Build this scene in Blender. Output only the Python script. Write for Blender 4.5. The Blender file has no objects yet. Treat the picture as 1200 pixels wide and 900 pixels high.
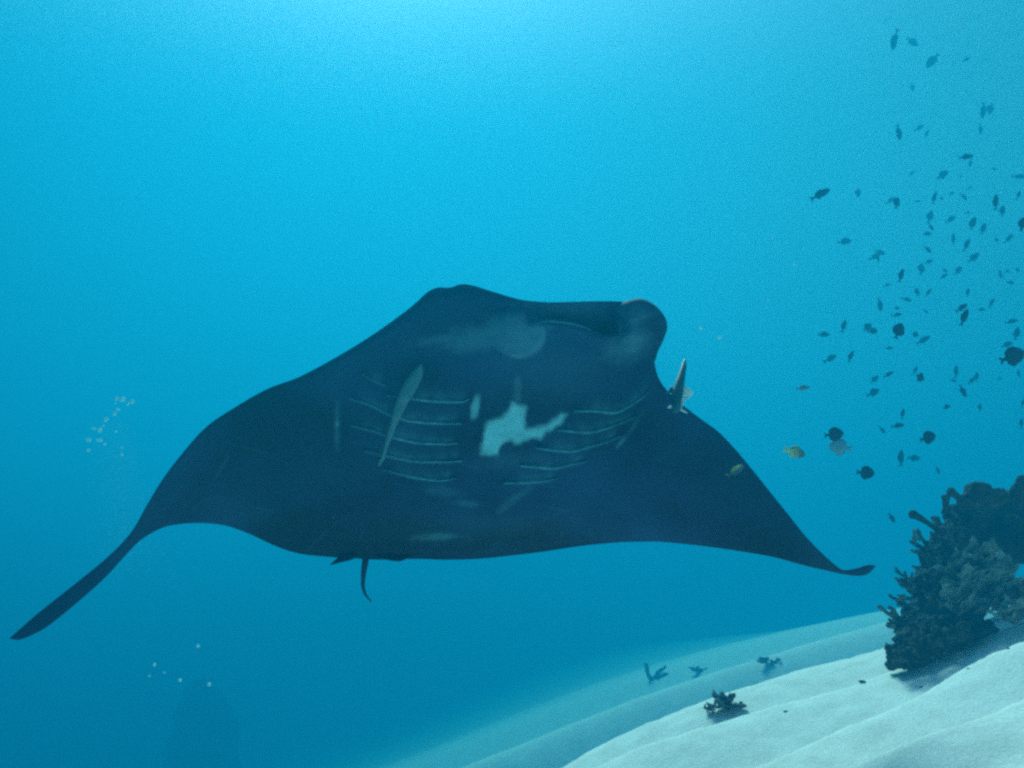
import bpy, bmesh, math, random
import numpy as np
from mathutils import Vector, Matrix, noise
random.seed(7)
rng = np.random.default_rng(7)
S = bpy.context.scene
COL = S.collection
R = math.radians

# ------------------------------------------------------------------ camera
PITCH = R(17.1)
FPX = 1039.2                      # focal length in pixels of a 1200 wide frame (60 degrees)
cd = bpy.data.cameras.new('camera')
cam = bpy.data.objects.new('camera', cd); COL.objects.link(cam)
cd.sensor_width = 36.0; cd.lens = 36.0 * FPX / 1200.0
cd.clip_start = 0.02; cd.clip_end = 600
cam.rotation_euler = (math.pi / 2 + PITCH, 0, 0)
S.camera = cam

# ------------------------------------------------------------------ light
SUN_EL, SUN_AZ = R(53), R(-12)
w = bpy.data.worlds.new('World'); S.world = w; w.use_nodes = True
nt = w.node_tree; nt.nodes.clear()
sky = nt.nodes.new('ShaderNodeTexSky'); sky.sky_type = 'NISHITA'; sky.sun_disc = False
sky.sun_elevation = SUN_EL; sky.sun_rotation = SUN_AZ
bg = nt.nodes.new('ShaderNodeBackground'); bg.inputs[1].default_value = .085
wo = nt.nodes.new('ShaderNodeOutputWorld')
nt.links.new(sky.outputs[0], bg.inputs[0]); nt.links.new(bg.outputs[0], wo.inputs[0])
sl = bpy.data.lights.new('sun', 'SUN'); sl.energy = 5.0; sl.angle = R(22); sl.color = (1, .95, .88)
sun = bpy.data.objects.new('sun', sl); COL.objects.link(sun)
sdir = Vector((math.sin(SUN_AZ) * math.cos(SUN_EL), math.cos(SUN_AZ) * math.cos(SUN_EL), math.sin(SUN_EL)))
sun.rotation_euler = sdir.to_track_quat('Z', 'Y').to_euler()
sun.location = sdir * 30

S.view_settings.view_transform = 'Standard'; S.view_settings.look = 'None'
S.view_settings.exposure = .85; S.view_settings.gamma = 1
S.render.engine = 'CYCLES'
S.cycles.max_bounces = 10; S.cycles.volume_bounces = 4; S.cycles.diffuse_bounces = 3
S.cycles.use_denoising = False
S.cycles.pixel_filter_type = 'BLACKMAN_HARRIS'; S.cycles.filter_width = 2.7     # the soft look of a small underwater camera

# water body that fills the place: D density, scatter colour, absorption colour
W_SCAT, W_ABS, HAZE_G = (.0003, .0182, .0325), (.125, .050, .041), .55     # per metre, red green blue
HAZE_D = .16
HAZE_C = tuple(c / HAZE_D for c in W_SCAT)
HAZE_A = tuple(max(0, 1 - a / HAZE_D / (1 - c)) ** 2 for a, c in zip(W_ABS, HAZE_C))
TOP = 8.5

# ------------------------------------------------------------------ helpers
def unproject(px, py, d):
    """photo pixel at depth d (metres along the view axis) -> world point"""
    x = (px - 600) / FPX * d; y = -(py - 450) / FPX * d
    return Vector((x, math.cos(PITCH) * d - y * math.sin(PITCH), math.sin(PITCH) * d + y * math.cos(PITCH)))

def link(name, verts, faces, mat, parent=None, smooth=True):
    me = bpy.data.meshes.new(name)
    me.from_pydata([tuple(v) for v in verts], [], [tuple(f) for f in faces]); me.update()
    if smooth:
        me.polygons.foreach_set('use_smooth', [True] * len(me.polygons))
    if mat: me.materials.append(mat)
    o = bpy.data.objects.new(name, me); COL.objects.link(o)
    if parent: o.parent = parent
    return o

def tag(o, label=None, cat=None, group=None, kind=None):
    if label: o['label'] = label
    if cat: o['category'] = cat
    if group: o['group'] = group
    if kind: o['kind'] = kind
    return o

def mat(name, col, rough=0.8, spec=0.3):
    m = bpy.data.materials.new(name); m.use_nodes = True
    b = m.node_tree.nodes['Principled BSDF']
    b.inputs['Base Color'].default_value = (*col, 1); b.inputs['Roughness'].default_value = rough
    b.inputs['Specular IOR Level'].default_value = spec
    return m

# ------------------------------------------------------------------ seabed
H0 = 0.90
def smooth01(a, b, x):
    t = np.clip((x - a) / (b - a), 0, 1); return t * t * (3 - 2 * t)

def bed_plane(x):
    # 20 degree slope rising to the right, easing off far away on both sides
    x = np.asarray(x, float)
    return np.where(x > 0, 0.378 * 9 * np.tanh(x / 9), 0.378 * 26 * np.tanh(x / 26))

def vnoise(x, y, s, seed=0):
    return noise.noise(Vector((x * s + seed, y * s - seed, seed * .37)))

def bed(x, y):
    x = np.asarray(x, float); y = np.asarray(y, float)
    q = H0 / .8
    v = y / q + .30 * np.maximum(x / q - 1.1, 0) ** 1.3 + .06 * np.sin(x * 2.1) + .04 * np.sin(x * 5.3 + 1) + .02 * np.sin(x * 11.7 + y)
    z = -H0 + bed_plane(x)
    # sand waves: crest position, height, reach of the near face, reach of the lee
    for c, a, wn, wf in ((2.20, .13, .30, .09), (2.62, .16, .33, .10), (3.12, .21, .38, .11), (3.72, .25, .44, .12), (4.45, .27, .52, .14), (5.2, .10, .40, .12), (6.1, .05, .70, .35)):
        d = v - c
        z = z + a * np.where(d < 0, np.exp(-(d / wn) ** 2), np.exp(-(d / wf) ** 2)) * (.9 + .2 * np.sin(x * 2.1 + c * 7))
    z = z - 1.75 * smooth01(5.4, 8.4, v) + 1.35 * smooth01(10.6, 12.6, v) - .6 * smooth01(12.6, 15, v) + .45 * smooth01(16, 18.5, v) - .4 * smooth01(19, 30, v)
    return z

def ground_hit(px, py):
    d = unproject(px, py, 1.0)
    t = 1.0
    for i in range(4000):
        p = d * t
        if p.z < float(bed(p.x, p.y)): return p
        t += .01 + t * .001
    return d * 30

def axis(bounds):
    out = []
    for a, b, st in bounds: out += list(np.arange(a, b, st))
    return np.array(out)
gx = axis([(-57, -12, 3), (-12, -3, .6), (-3, .2, .12), (.2, 4.2, .022), (4.2, 8, .12), (8, 20, .6), (20, 58, 3)])
gy = axis([(-40, -4, 3), (-4, 1.6, .4), (1.6, 8.0, .025), (8.0, 15, .07), (15, 30, .4), (30, 88, 3)])
X, Y = np.meshgrid(gx, gy)
Z = bed(X, Y)
nearm = (X > -.5) & (X < 5) & (Y > 1.4) & (Y < 9)
idx = np.argwhere(nearm)
for j, i in idx:
    x, y = X[j, i], Y[j, i]
    Z[j, i] += .008 * vnoise(x, y, 2.3) + .004 * vnoise(x, y * 1.6, 6, 3) + .0045 * vnoise(x, y, 17, 5) + .0028 * vnoise(x, y, 40, 8)
V = np.stack([X.ravel(), Y.ravel(), Z.ravel()], 1)
ny, nx = X.shape
ii = (np.arange(ny - 1)[:, None] * nx + np.arange(nx - 1)[None, :]).ravel()
F = np.stack([ii, ii + 1, ii + nx + 1, ii + nx], 1)
msand = mat('sand', (.62, .60, .54), .95, .1)
n = msand.node_tree.nodes; l = msand.node_tree.links
tc = n.new('ShaderNodeTexCoord'); n1 = n.new('ShaderNodeTexNoise'); n1.inputs['Scale'].default_value = 9; n1.inputs['Detail'].default_value = 8
n2 = n.new('ShaderNodeTexNoise'); n2.inputs['Scale'].default_value = 75; n2.inputs['Detail'].default_value = 5
mx = n.new('ShaderNodeMix'); mx.data_type = 'FLOAT'; mx.inputs[0].default_value = .55
cr = n.new('ShaderNodeValToRGB'); cr.color_ramp.elements[0].position = .33; cr.color_ramp.elements[0].color = (.74, .65, .62, 1)
cr.color_ramp.elements[1].position = .62; cr.color_ramp.elements[1].color = (.95, .84, .82, 1)
l.new(tc.outputs['Object'], n1.inputs['Vector']); l.new(tc.outputs['Object'], n2.inputs['Vector'])
l.new(n1.outputs[0], mx.inputs[2]); l.new(n2.outputs[0], mx.inputs[3]); l.new(mx.outputs[0], cr.inputs[0])
l.new(cr.outputs[0], n['Principled BSDF'].inputs['Base Color'])
bp = n.new('ShaderNodeBump'); bp.inputs['Strength'].default_value = .4; bp.inputs['Distance'].default_value = .013
l.new(mx.outputs[0], bp.inputs['Height']); l.new(bp.outputs[0], n['Principled BSDF'].inputs['Normal'])
sea = link('seabed', V, F, msand)
tag(sea, 'pale rippled sand bed sloping up to the right', kind='structure')
# ------------------------------------------------------------------ manta ray
MS = .70                          # size of the ray: about 2.8 m across
def ray_point(px, py, d): return unproject(px, py, d * MS)

def catmull(pts, n=14):
    P = np.array(pts, float); out = []
    Q = np.vstack([2 * P[0] - P[1], P, 2 * P[-1] - P[-2]])
    for i in range(1, len(Q) - 2):
        p0, p1, p2, p3 = Q[i - 1], Q[i], Q[i + 1], Q[i + 2]
        for t in np.linspace(0, 1, n, endpoint=False):
            out.append(.5 * (2 * p1 + (p2 - p0) * t + (2 * p0 - 5 * p1 + 4 * p2 - p3) * t * t + (3 * p1 - p0 - 3 * p2 + p3) * t ** 3))
    out.append(P[-1]); return np.array(out)

def resample(C, anchors, counts):
    """arc-length resample between anchors so that both edges share their columns"""
    ks = [0] + [int(np.argmin(((C[:, :2] - np.array(a)) ** 2).sum(1))) for a in anchors[1:-1]] + [len(C) - 1]
    out = []
    for a, b, n in zip(ks[:-1], ks[1:], counts):
        seg = C[a:b + 1]
        if len(seg) < 2: seg = np.vstack([C[a], C[min(a + 1, len(C) - 1)]])
        L = np.concatenate([[0], np.cumsum(np.linalg.norm(np.diff(seg[:, :2], axis=0), axis=1))])
        q = np.linspace(0, L[-1], n, endpoint=False)
        out.append(np.stack([np.interp(q, L, seg[:, k]) for k in range(3)], 1))
    out.append(C[-1:]); return np.vstack(out)

FRONT = [(11, 748, 3.50), (44, 719, 3.55), (88, 684, 3.63), (128, 651, 3.70), (154, 623, 3.74), (172, 592, 3.76), (191, 561, 3.77), (213, 532, 3.78),
         (242, 500, 3.78), (279, 475, 3.77), (315, 455, 3.76), (352, 441, 3.74), (400, 415, 3.70), (440, 390, 3.66), (480, 361, 3.62), (500, 343, 3.60),
         (513, 337, 3.59), (527, 337, 3.59), (541, 333, 3.59), (556, 335, 3.59), (575, 341, 3.60), (610, 351, 3.62), (640, 354, 3.64), (660, 354, 3.65), (700, 353, 3.67),
         (732, 354, 3.69), (752, 362, 3.71), (762, 382, 3.74), (766, 403, 3.79), (767, 424, 3.86), (772, 443, 3.92), (784, 460, 3.98), (803, 477, 4.03),
         (823, 492, 4.08), (843, 507, 4.12), (863, 528, 4.16), (883, 552, 4.21), (903, 577, 4.26), (923, 602, 4.31), (943, 627, 4.36), (963, 648, 4.41),
         (980, 663, 4.45), (989, 668, 4.47), (1003, 666, 4.49), (1017, 662, 4.51), (1027, 663, 4.52)]
REAR = [(11, 748, 3.50), (22, 750, 3.51), (40, 743, 3.54), (60, 731, 3.58), (99, 699, 3.66), (125, 675, 3.72), (147, 651, 3.78), (165, 633, 3.84), (187, 620, 3.95), (205, 615, 4.02), (235, 613, 4.15),
        (264, 616, 4.26), (293, 626, 4.38), (323, 640, 4.50), (352, 649, 4.60), (390, 653, 4.70), (425, 655, 4.78), (450, 656, 4.83), (490, 655, 4.88), (520, 656, 4.90), (560, 655, 4.92),
        (600, 651, 4.92), (640, 646, 4.90), (680, 640, 4.87), (720, 636, 4.83), (745, 635, 4.80), (773, 635, 4.76), (807, 638, 4.72), (840, 642, 4.68), (873, 647, 4.63),
        (907, 653, 4.58), (940, 662, 4.53), (970, 669, 4.50), (988, 673, 4.49), (1007, 675, 4.50), (1018, 672, 4.52), (1027, 663, 4.52)]
AF = [(11, 748), (44, 719), (88, 684), (128, 651), (154, 623), (172, 592), (191, 561), (242, 500), (315, 455), (400, 415), (513, 337), (640, 354), (732, 354), (767, 424), (803, 477), (863, 528), (903, 577), (943, 627), (963, 648), (989, 668), (1017, 662), (1027, 663)]
AR = [(11, 748), (60, 731), (105, 693), (143, 655), (165, 633), (187, 620), (210, 614), (264, 616), (325, 641), (400, 653), (490, 655), (600, 651), (680, 640), (745, 635), (790, 636), (850, 644), (895, 651), (935, 661), (958, 666), (988, 673), (1012, 674), (1027, 663)]
CN = [10, 10, 10, 8, 8, 10, 18, 24, 30, 60, 74, 52, 40, 24, 18, 14, 12, 8, 8, 8, 6]
Fc = resample(catmull(FRONT), AF, CN); Rc = resample(catmull(REAR), AR, CN)
NS, NT = len(Fc), 150
tt = (1 - np.cos(np.linspace(0, math.pi, NT))) / 2
tt = .45 * tt + .55 * np.linspace(0, 1, NT)
PXg = Fc[:, None, 0] * (1 - tt) + Rc[:, None, 0] * tt
PYg = Fc[:, None, 1] * (1 - tt) + Rc[:, None, 1] * tt
Dg = Fc[:, None, 2] * (1 - tt) + Rc[:, None, 2] * tt

GILL_L = [[(422, 437), (436, 445), (452, 452)],
          [(452, 463), (479, 467), (504, 470), (539, 471), (550, 467)],
          [(410, 467), (434, 475), (456, 486), (482, 494), (514, 496), (541, 496)],
          [(410, 498), (443, 507), (461, 513), (488, 519), (514, 520), (537, 519)],
          [(426, 528), (443, 532), (461, 536), (488, 541), (514, 541), (541, 540)],
          [(450, 550), (466, 555), (488, 560), (514, 563), (534, 560)]]
GILL_R = [[(672, 482), (700, 482), (720, 484), (734, 478), (752, 466), (761, 458)],
          [(654, 504), (672, 506), (690, 507), (708, 503), (726, 496), (746, 487)],
          [(628, 525), (650, 528), (672, 529), (690, 524), (710, 518), (728, 510)],
          [(610, 546), (632, 548), (650, 549), (670, 544), (688, 540)],
          [(590, 566), (610, 566), (636, 564), (654, 560)]]
GILLS = [catmull(g, 10) for g in GILL_L + GILL_R]
PATCH = [(600, 472), (609, 476), (617, 476), (614, 488), (616, 502), (628, 501), (644, 496), (658, 485), (664, 486), (656, 498), (640, 507), (634, 513), (622, 513), (604, 520),
         (600, 515), (590, 521), (582, 532), (571, 533), (563, 533), (566, 518), (569, 500), (572, 494), (588, 489), (597, 480)]

def poly_sd(px, py, poly):
    """signed distance in pixels, negative inside"""
    P = np.array(poly, float); Q = np.roll(P, -1, 0)
    d = np.full(px.shape, 1e9); inside = np.zeros(px.shape, bool)
    for (x1, y1), (x2, y2) in zip(P, Q):
        ex, ey = x2 - x1, y2 - y1
        t = np.clip(((px - x1) * ex + (py - y1) * ey) / (ex * ex + ey * ey + 1e-9), 0, 1)
        d = np.minimum(d, np.hypot(px - x1 - t * ex, py - y1 - t * ey))
        c = ((y1 > py) != (y2 > py)) & (px < (x2 - x1) * (py - y1) / (y2 - y1 + 1e-12) + x1)
        inside ^= c
    return np.where(inside, -d, d)

def ell(px, py, cx, cy, rx, ry, ang=0):
    a = R(ang); dx, dy = px - cx, py - cy
    u = dx * math.cos(a) + dy * math.sin(a); v = -dx * math.sin(a) + dy * math.cos(a)
    return np.hypot(u / rx, v / ry)

# thickness: a thick trunk, wings like a foil
prof = np.clip(4 * tt * (1 - tt), 0, 1) ** .8 * (1.12 - .30 * tt)
trunk = np.exp(-np.abs((PXg - 590) / 205) ** 2.6)
chord = np.hypot(Fc[:, 0] - Rc[:, 0], Fc[:, 1] - Rc[:, 1])[:, None]
wing = .05 * np.clip(chord / 160, .12, 1)
belly = prof * (wing + .20 * trunk)
back = prof * (wing * .9 + .24 * trunk)
# belly relief: gill flaps overlapping like shingles, the mouth, the brow over each side
gd = np.zeros_like(belly)
for g in GILLS:
    inx = (PXg > g[:, 0].min() - 4) & (PXg < g[:, 0].max() + 4)
    gy = np.interp(PXg, g[:, 0], g[:, 1]); dy = PYg - gy
    fade = smooth01(g[:, 0].min() - 4, g[:, 0].min() + 22, PXg) * (1 - smooth01(g[:, 0].max() - 14, g[:, 0].max() + 4, PXg))
    gd += np.where(inx, fade * (.024 * np.exp(-np.clip(-dy, 0, None) / 12.0) * (1 - smooth01(-1, 3, dy)) - .010 * np.exp(-np.clip(dy - 2, 0, None) / 8.0) * smooth01(-1, 3, dy)), 0)
belly = belly + gd
LIP = catmull([(622, 380), (640, 376.5), (660, 378), (684, 383), (706, 394)], 10)
ly = np.interp(PXg, LIP[:, 0], LIP[:, 1]); inlip = smooth01(612, 634, PXg) * (1 - smooth01(700, 728, PXg))
belly = belly - .26 * inlip * smooth01(0, 6, ly - PYg) * smooth01(0, .05, tt)[None, :] + .03 * inlip * np.exp(-np.abs(PYg - ly - 5) / 7)
belly = belly + .04 * np.exp(-ell(PXg, PYg, 665, 412, 52, 20) ** 2) + .035 * np.exp(-ell(PXg, PYg, 575, 430, 60, 46) ** 2) + .05 * np.exp(-ell(PXg, PYg, 600, 600, 70, 30) ** 2)
belly = belly - .03 * np.exp(-((PXg - 397) / 9) ** 2) * np.exp(-((PYg - 500) / 40) ** 2)
edge = np.minimum(1, np.minimum(tt, 1 - tt) / .03)[None, :]
belly = np.maximum(belly, 0) * edge + .004 * edge

# pale markings of the skin, with soft relief shading painted in on head and belly
wob = np.array([[noise.noise(Vector((PXg[i, j] * .09, PYg[i, j] * .09, 1.3))) + .6 * noise.noise(Vector((PXg[i, j] * .22, PYg[i, j] * .22, 4))) for j in range(NT)] for i in range(NS)])
wob2 = np.array([[noise.noise(Vector((PXg[i, j] * .16, PYg[i, j] * .16, 7))) for j in range(NT)] for i in range(NS)])
mark = 1 - smooth01(-4, 4, poly_sd(PXg, PYg, PATCH) + 1.7 * wob + 1.3 * wob2)
mark = np.maximum(mark, .16 * (1 - smooth01(.2, 1.0, ell(PXg, PYg, 606, 458, 8, 28) + .25 * wob)))
mark *= 1 - .9 * (1 - smooth01(.6, 1.0, ell(PXg, PYg, 592, 525, 12, 7, -45)))
mark = np.maximum(mark, .55 * (1 - smooth01(.4, 1.1, ell(PXg, PYg, 557, 477, 6, 18, 12) + .35 * wob)))
for cx, cy, rx, ry, a, s in ((512, 629, 38, 6, -3, .22), (520, 576, 30, 8, 8, .10), (545, 590, 22, 5, 5, .14), (602, 586, 34, 6, -38, .12), (395, 498, 4, 36, 0, .16), (395, 497, 3, 6, 0, .4),
                             (728, 518, 11, 3, -48, .34), (742, 500, 26, 3.5, -58, .10), (600, 540, 60, 14, -4, .07), (566, 396, 66, 20, -8, .20), (520, 398, 44, 9, -8, .14), (668, 361, 60, 12, 0, .10), (610, 386, 46, 38, 0, .16), (735, 405, 40, 26, -20, .16), (640, 440, 90, 40, 0, .035), (560, 620, 180, 26, 0, .03), (280, 600, 90, 20, 10, .02)):
    mark = np.maximum(mark, s * (1 - smooth01(.2, 1.15, ell(PXg, PYg, cx, cy, rx, ry, a) + .3 * wob)))
rs = random.Random(5)
for k in range(16):
    cx, cy = rs.uniform(240, 900), rs.uniform(470, 640)
    mark = np.maximum(mark, rs.uniform(.03, .07) * (1 - smooth01(.2, 1.1, ell(PXg, PYg, cx, cy, rs.uniform(10, 34), rs.uniform(1.2, 2.4), rs.uniform(-70, 20)) + .3 * wob)))
for g in GILLS:
    gy = np.interp(PXg, g[:, 0], g[:, 1]); dy = PYg - gy
    fade = smooth01(g[:, 0].min(), g[:, 0].min() + 30, PXg) * (1 - smooth01(g[:, 0].max() - 10, g[:, 0].max(), PXg))
    mark = np.maximum(mark, 0.40 * fade * (.65 + .5 * np.clip(wob, -1, 1)) * np.exp(-np.clip(-dy - 1, 0, None) / 6) * (1 - smooth01(-.5, 2.5, dy)))

def sheet_pts(off):
    out = np.empty((NS, NT, 3))
    d = (Dg + off) * MS; x = (PXg - 600) / FPX * d; y = -(PYg - 450) / FPX * d
    out[..., 0] = x; out[..., 1] = math.cos(PITCH) * d - y * math.sin(PITCH); out[..., 2] = math.sin(PITCH) * d + y * math.cos(PITCH)
    return out
Bf = sheet_pts(-belly); Bb = sheet_pts(back)
vid_f = np.arange(NS * NT).reshape(NS, NT); vid_b = vid_f + NS * NT
# both sheets share the outline
vid_b[:, 0] = vid_f[:, 0]; vid_b[:, -1] = vid_f[:, -1]; vid_b[0, :] = vid_f[0, :]; vid_b[-1, :] = vid_f[-1, :]
verts = np.vstack([Bf.reshape(-1, 3), Bb.reshape(-1, 3)])
mk = np.concatenate([mark.ravel(), np.zeros(NS * NT)])
faces = []
for i in range(NS - 1):
    for j in range(NT - 1):
        faces.append((vid_f[i, j], vid_f[i, j + 1], vid_f[i + 1, j + 1], vid_f[i + 1, j]))
        faces.append((vid_b[i, j], vid_b[i + 1, j], vid_b[i + 1, j + 1], vid_b[i, j + 1]))
def clean_mesh(o, dist=1e-5):
    bm = bmesh.new(); bm.from_mesh(o.data)
    bmesh.ops.remove_doubles(bm, verts=bm.verts, dist=dist)
    loose = [v for v in bm.verts if not v.link_faces]
    if loose: bmesh.ops.delete(bm, geom=loose, context='VERTS')
    bmesh.ops.recalc_face_normals(bm, faces=bm.faces)
    bm.to_mesh(o.data); bm.free()

def skin_material(name, dark, pale):
    m = mat(name, dark, .8, .12); n = m.node_tree.nodes; l = m.node_tree.links
    at = n.new('ShaderNodeAttribute'); at.attribute_name = 'pale'
    nz = n.new('ShaderNodeTexNoise'); nz.inputs['Scale'].default_value = 14; nz.inputs['Detail'].default_value = 7
    tc = n.new('ShaderNodeTexCoord'); l.new(tc.outputs['Object'], nz.inputs['Vector'])
    ov = n.new('ShaderNodeMix'); ov.data_type = 'FLOAT'; ov.inputs[0].default_value = .12
    mr = n.new('ShaderNodeMapRange'); mr.inputs[1].default_value = .35; mr.inputs[2].default_value = .7; mr.inputs[3].default_value = .75; mr.inputs[4].default_value = 1.15
    mu = n.new('ShaderNodeMath'); mu.operation = 'MULTIPLY'; mu.use_clamp = True
    mx = n.new('ShaderNodeMix'); mx.data_type = 'RGBA'
    mx.inputs[6].default_value = (*dark, 1); mx.inputs[7].default_value = (*pale, 1)
    l.new(nz.outputs[0], mr.inputs[0]); l.new(at.outputs['Fac'], mu.inputs[0]); l.new(mr.outputs[0], mu.inputs[1])
    n2 = n.new('ShaderNodeTexNoise'); n2.inputs['Scale'].default_value = 1.6; n2.inputs['Detail'].default_value = 4; l.new(tc.outputs['Object'], n2.inputs['Vector'])
    cr = n.new('ShaderNodeValToRGB'); cr.color_ramp.elements[0].position = .40; cr.color_ramp.elements[1].position = .72
    cr.color_ramp.elements[0].color = (*[c * .6 for c in dark], 1); cr.color_ramp.elements[1].color = (*[c * 3.2 for c in dark], 1)
    l.new(n2.outputs[0], cr.inputs[0]); l.new(cr.outputs[0], mx.inputs[6])
    l.new(mu.outputs[0], mx.inputs[0]); l.new(mx.outputs[2], n['Principled BSDF'].inputs['Base Color'])
    bp = n.new('ShaderNodeBump'); bp.inputs['Strength'].default_value = .25; bp.inputs['Distance'].default_value = .01
    l.new(nz.outputs[0], bp.inputs['Height']); l.new(bp.outputs[0], n['Principled BSDF'].inputs['Normal'])
    return m
mskin = skin_material('manta_skin', (.006, .018, .050), (.22, .60, .70))

def set_pale(o, vals):
    a = o.data.attributes.new('pale', 'FLOAT', 'POINT'); a.data.foreach_set('value', np.asarray(vals, np.float32))

ray = link('manta_ray', verts, faces, mskin)
set_pale(ray, mk); clean_mesh(ray)
tag(ray, 'huge black manta ray gliding towards us with its belly and gill slits showing', 'manta ray')

flatP = np.stack([PXg.ravel(), PYg.ravel()], 1); flatD = (Dg - belly).ravel()
def belly_depth(px, py):
    q = ((flatP - (px, py)) ** 2).sum(1); k = np.argpartition(q, 6)[:6]
    wgt = 1 / (q[k] + .5); return float((flatD[k] * wgt).sum() / wgt.sum())

def tube(path, radii, seg=8, flat=1.0, up=None, cap=True):
    """swept closed tube: path of Vectors, radii per point; returns verts, faces"""
    vs, fs = [], []; n = len(path); prev = None
    for i in range(n):
        t = (path[min(i + 1, n - 1)] - path[max(i - 1, 0)]).normalized()
        a = (up or (prev if prev else Vector((.3, .2, 1)))); a = (a - t * a.dot(t))
        if a.length < 1e-5: a = t.orthogonal()
        a.normalize(); prev = a; b = t.cross(a)
        for k in range(seg):
            an = 2 * math.pi * k / seg
            vs.append(path[i] + a * math.cos(an) * radii[i] * flat + b * math.sin(an) * radii[i])
    for i in range(n - 1):
        for k in range(seg):
            k2 = (k + 1) % seg; fs.append((i * seg + k, i * seg + k2, (i + 1) * seg + k2, (i + 1) * seg + k))
    if cap:
        fs.append(tuple(range(seg))[::-1]); fs.append(tuple((n - 1) * seg + k for k in range(seg)))
    return vs, fs

# gill slits: the pale rim of each gill flap, a thin bent strip with its lower edge standing proud
mgill = skin_material('gill_rim', (.012, .03, .045), (.12, .42, .52))
for gi, g in enumerate(GILLS):
    vs, fs, pv_ = [], [], []; m = len(g)
    for i, (x, y) in enumerate(g[:, :2]):
        e = i / (m - 1)
        wpx = 3.4 * math.sin(math.pi * min(1, e * 1.1 + .05)) ** .6 + .6 if gi else 2.0
        d0 = belly_depth(x, y - 3)
        for dy, lift in ((-wpx * 1.4, -.004), (-wpx * .5, .003), (.2, .008), (1.0, .005), (1.2, -.02)):
            vs.append(ray_point(x, y + dy, d0 - lift))
        inner = e if gi <= 5 else 1 - e
        st = (.35 + .75 * min(1, inner * 1.4)) * (.75 + .6 * noise.noise(Vector((x * .11, y * .11, 2)))) * (1 if gi else .5)
        pv_ += [0, st * .35, st, st, st * .5]
    for i in range(m - 1):
        for k in range(4):
            fs.append((i * 5 + k, i * 5 + k + 1, i * 5 + k + 6, i * 5 + k + 5))
    o = link('gill_slit', vs, fs, mgill, ray); set_pale(o, pv_)

def lens(outline, dfun, front, backk, rings=10, power=.5, bump=None):
    """closed solid with the given outline in the photograph, bulging towards and away from us; (verts, faces, [(px,py,side)])"""
    C = np.array(outline, float); m = len(C); c0 = C.mean(0)
    vs, fs, info = [], [], []
    def add(x, y, r, side):
        pr = max(0, 1 - r * r) ** power
        d = dfun(x, y) + (-front if side > 0 else backk) * pr
        if bump and r < 1: d += bump(x, y, side) * pr
        vs.append(ray_point(x, y, d)); info.append((x, y, r, side)); return len(vs) - 1
    rim = [add(x, y, 1, 1) for x, y in C]
    for side in (1, -1):
        prev = rim
        for q in range(1, rings):
            r = 1 - q / rings; r = r ** .8
            cur = [add(c0[0] + (x - c0[0]) * r, c0[1] + (y - c0[1]) * r, r, side) for x, y in C]
            for k in range(m):
                k2 = (k + 1) % m
                f = (prev[k], prev[k2], cur[k2], cur[k]); fs.append(f if side > 0 else f[::-1])
            prev = cur
        c = add(c0[0], c0[1], 0, side)
        for k in range(m):
            f = (prev[k], prev[(k + 1) % m], c); fs.append(f if side > 0 else f[::-1])
    return vs, fs, info
def closed(pts, n=5):
    P = list(pts); return catmull(P[-2:] + P + P[:3], n)[2 * n:(len(P) + 2) * n]

# the two horn-like head fins, curled up beside the mouth
lf = closed([(640, 385), (639, 402), (628, 416), (612, 421), (594, 417), (576, 409), (556, 399), (540, 392), (548, 376), (566, 362), (590, 356), (612, 357), (629, 364)])
vs, fs, info = lens(lf, lambda x, y: belly_depth(min(x, 632), y) + max(0, 592 - x) * .0016 + max(0, 366 - y) * .002, .05, .05, 12, .65)
o = link('cephalic_fin', vs, fs, mskin, ray)
set_pale(o, [float(smooth01(358, 376, y)) * (.22 * (1 - smooth01(.3, 1.25, ell(np.array(x), np.array(y), 598, 394, 64, 36))) + .10 * math.exp(-((ell(np.array(x), np.array(y), 606, 388, 34, 32) - .92) / .10) ** 2) * (x > 600) * (y > 385)
              + .05 * noise.noise(Vector((x * .12, y * .12, 0)))) * (s > 0) for x, y, r, s in info]); clean_mesh(o)
rf = closed([(716, 359), (734, 352.5), (752, 350), (768, 358), (779, 371), (782, 384), (778, 397), (771, 412), (766, 424), (748, 424), (728, 418), (712, 412), (718, 396), (728, 380), (726, 364)])
vs, fs, info = lens(rf, lambda x, y: 3.66 + (y - 350) * .0028 + max(0, x - 740) * .0015 + max(0, 738 - x) * .003, .11, .10, 12, .45)
def right_fold(x, y):
    fy = np.interp(x, [712, 725, 740, 755, 772], [398, 386, 377, 371, 366]); return y - fy
o = link('cephalic_fin', vs, fs, mskin, ray)
set_pale(o, [(.24 * float(1 - smooth01(.2, 1.15, ell(np.array(x), np.array(y), 735, 405, 36, 20, -20))) + .10 * float(1 - smooth01(.3, 1.1, ell(np.array(x), np.array(y), 738, 368, 30, 24))) + .12 * math.exp(-(right_fold(x, y) / 1.6) ** 2) * (x < 775) 
              + .04 * noise.noise(Vector((x * .12, y * .12, 3)))) * (s > 0) for x, y, r, s in info]); clean_mesh(o)
# lower lip: a thin rounded rim
path = [ray_point(x, y, belly_depth(x, y + 3) - .012) for x, y in LIP[4:-6:2, :2]]
v_, f_ = tube(path, [MS * (.0015 + .0035 * math.sin(math.pi * i / (len(path) - 1))) for i in range(len(path))], 6)
o = link('lip', v_, f_, mgill, ray); set_pale(o, [.30] * len(v_))
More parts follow.
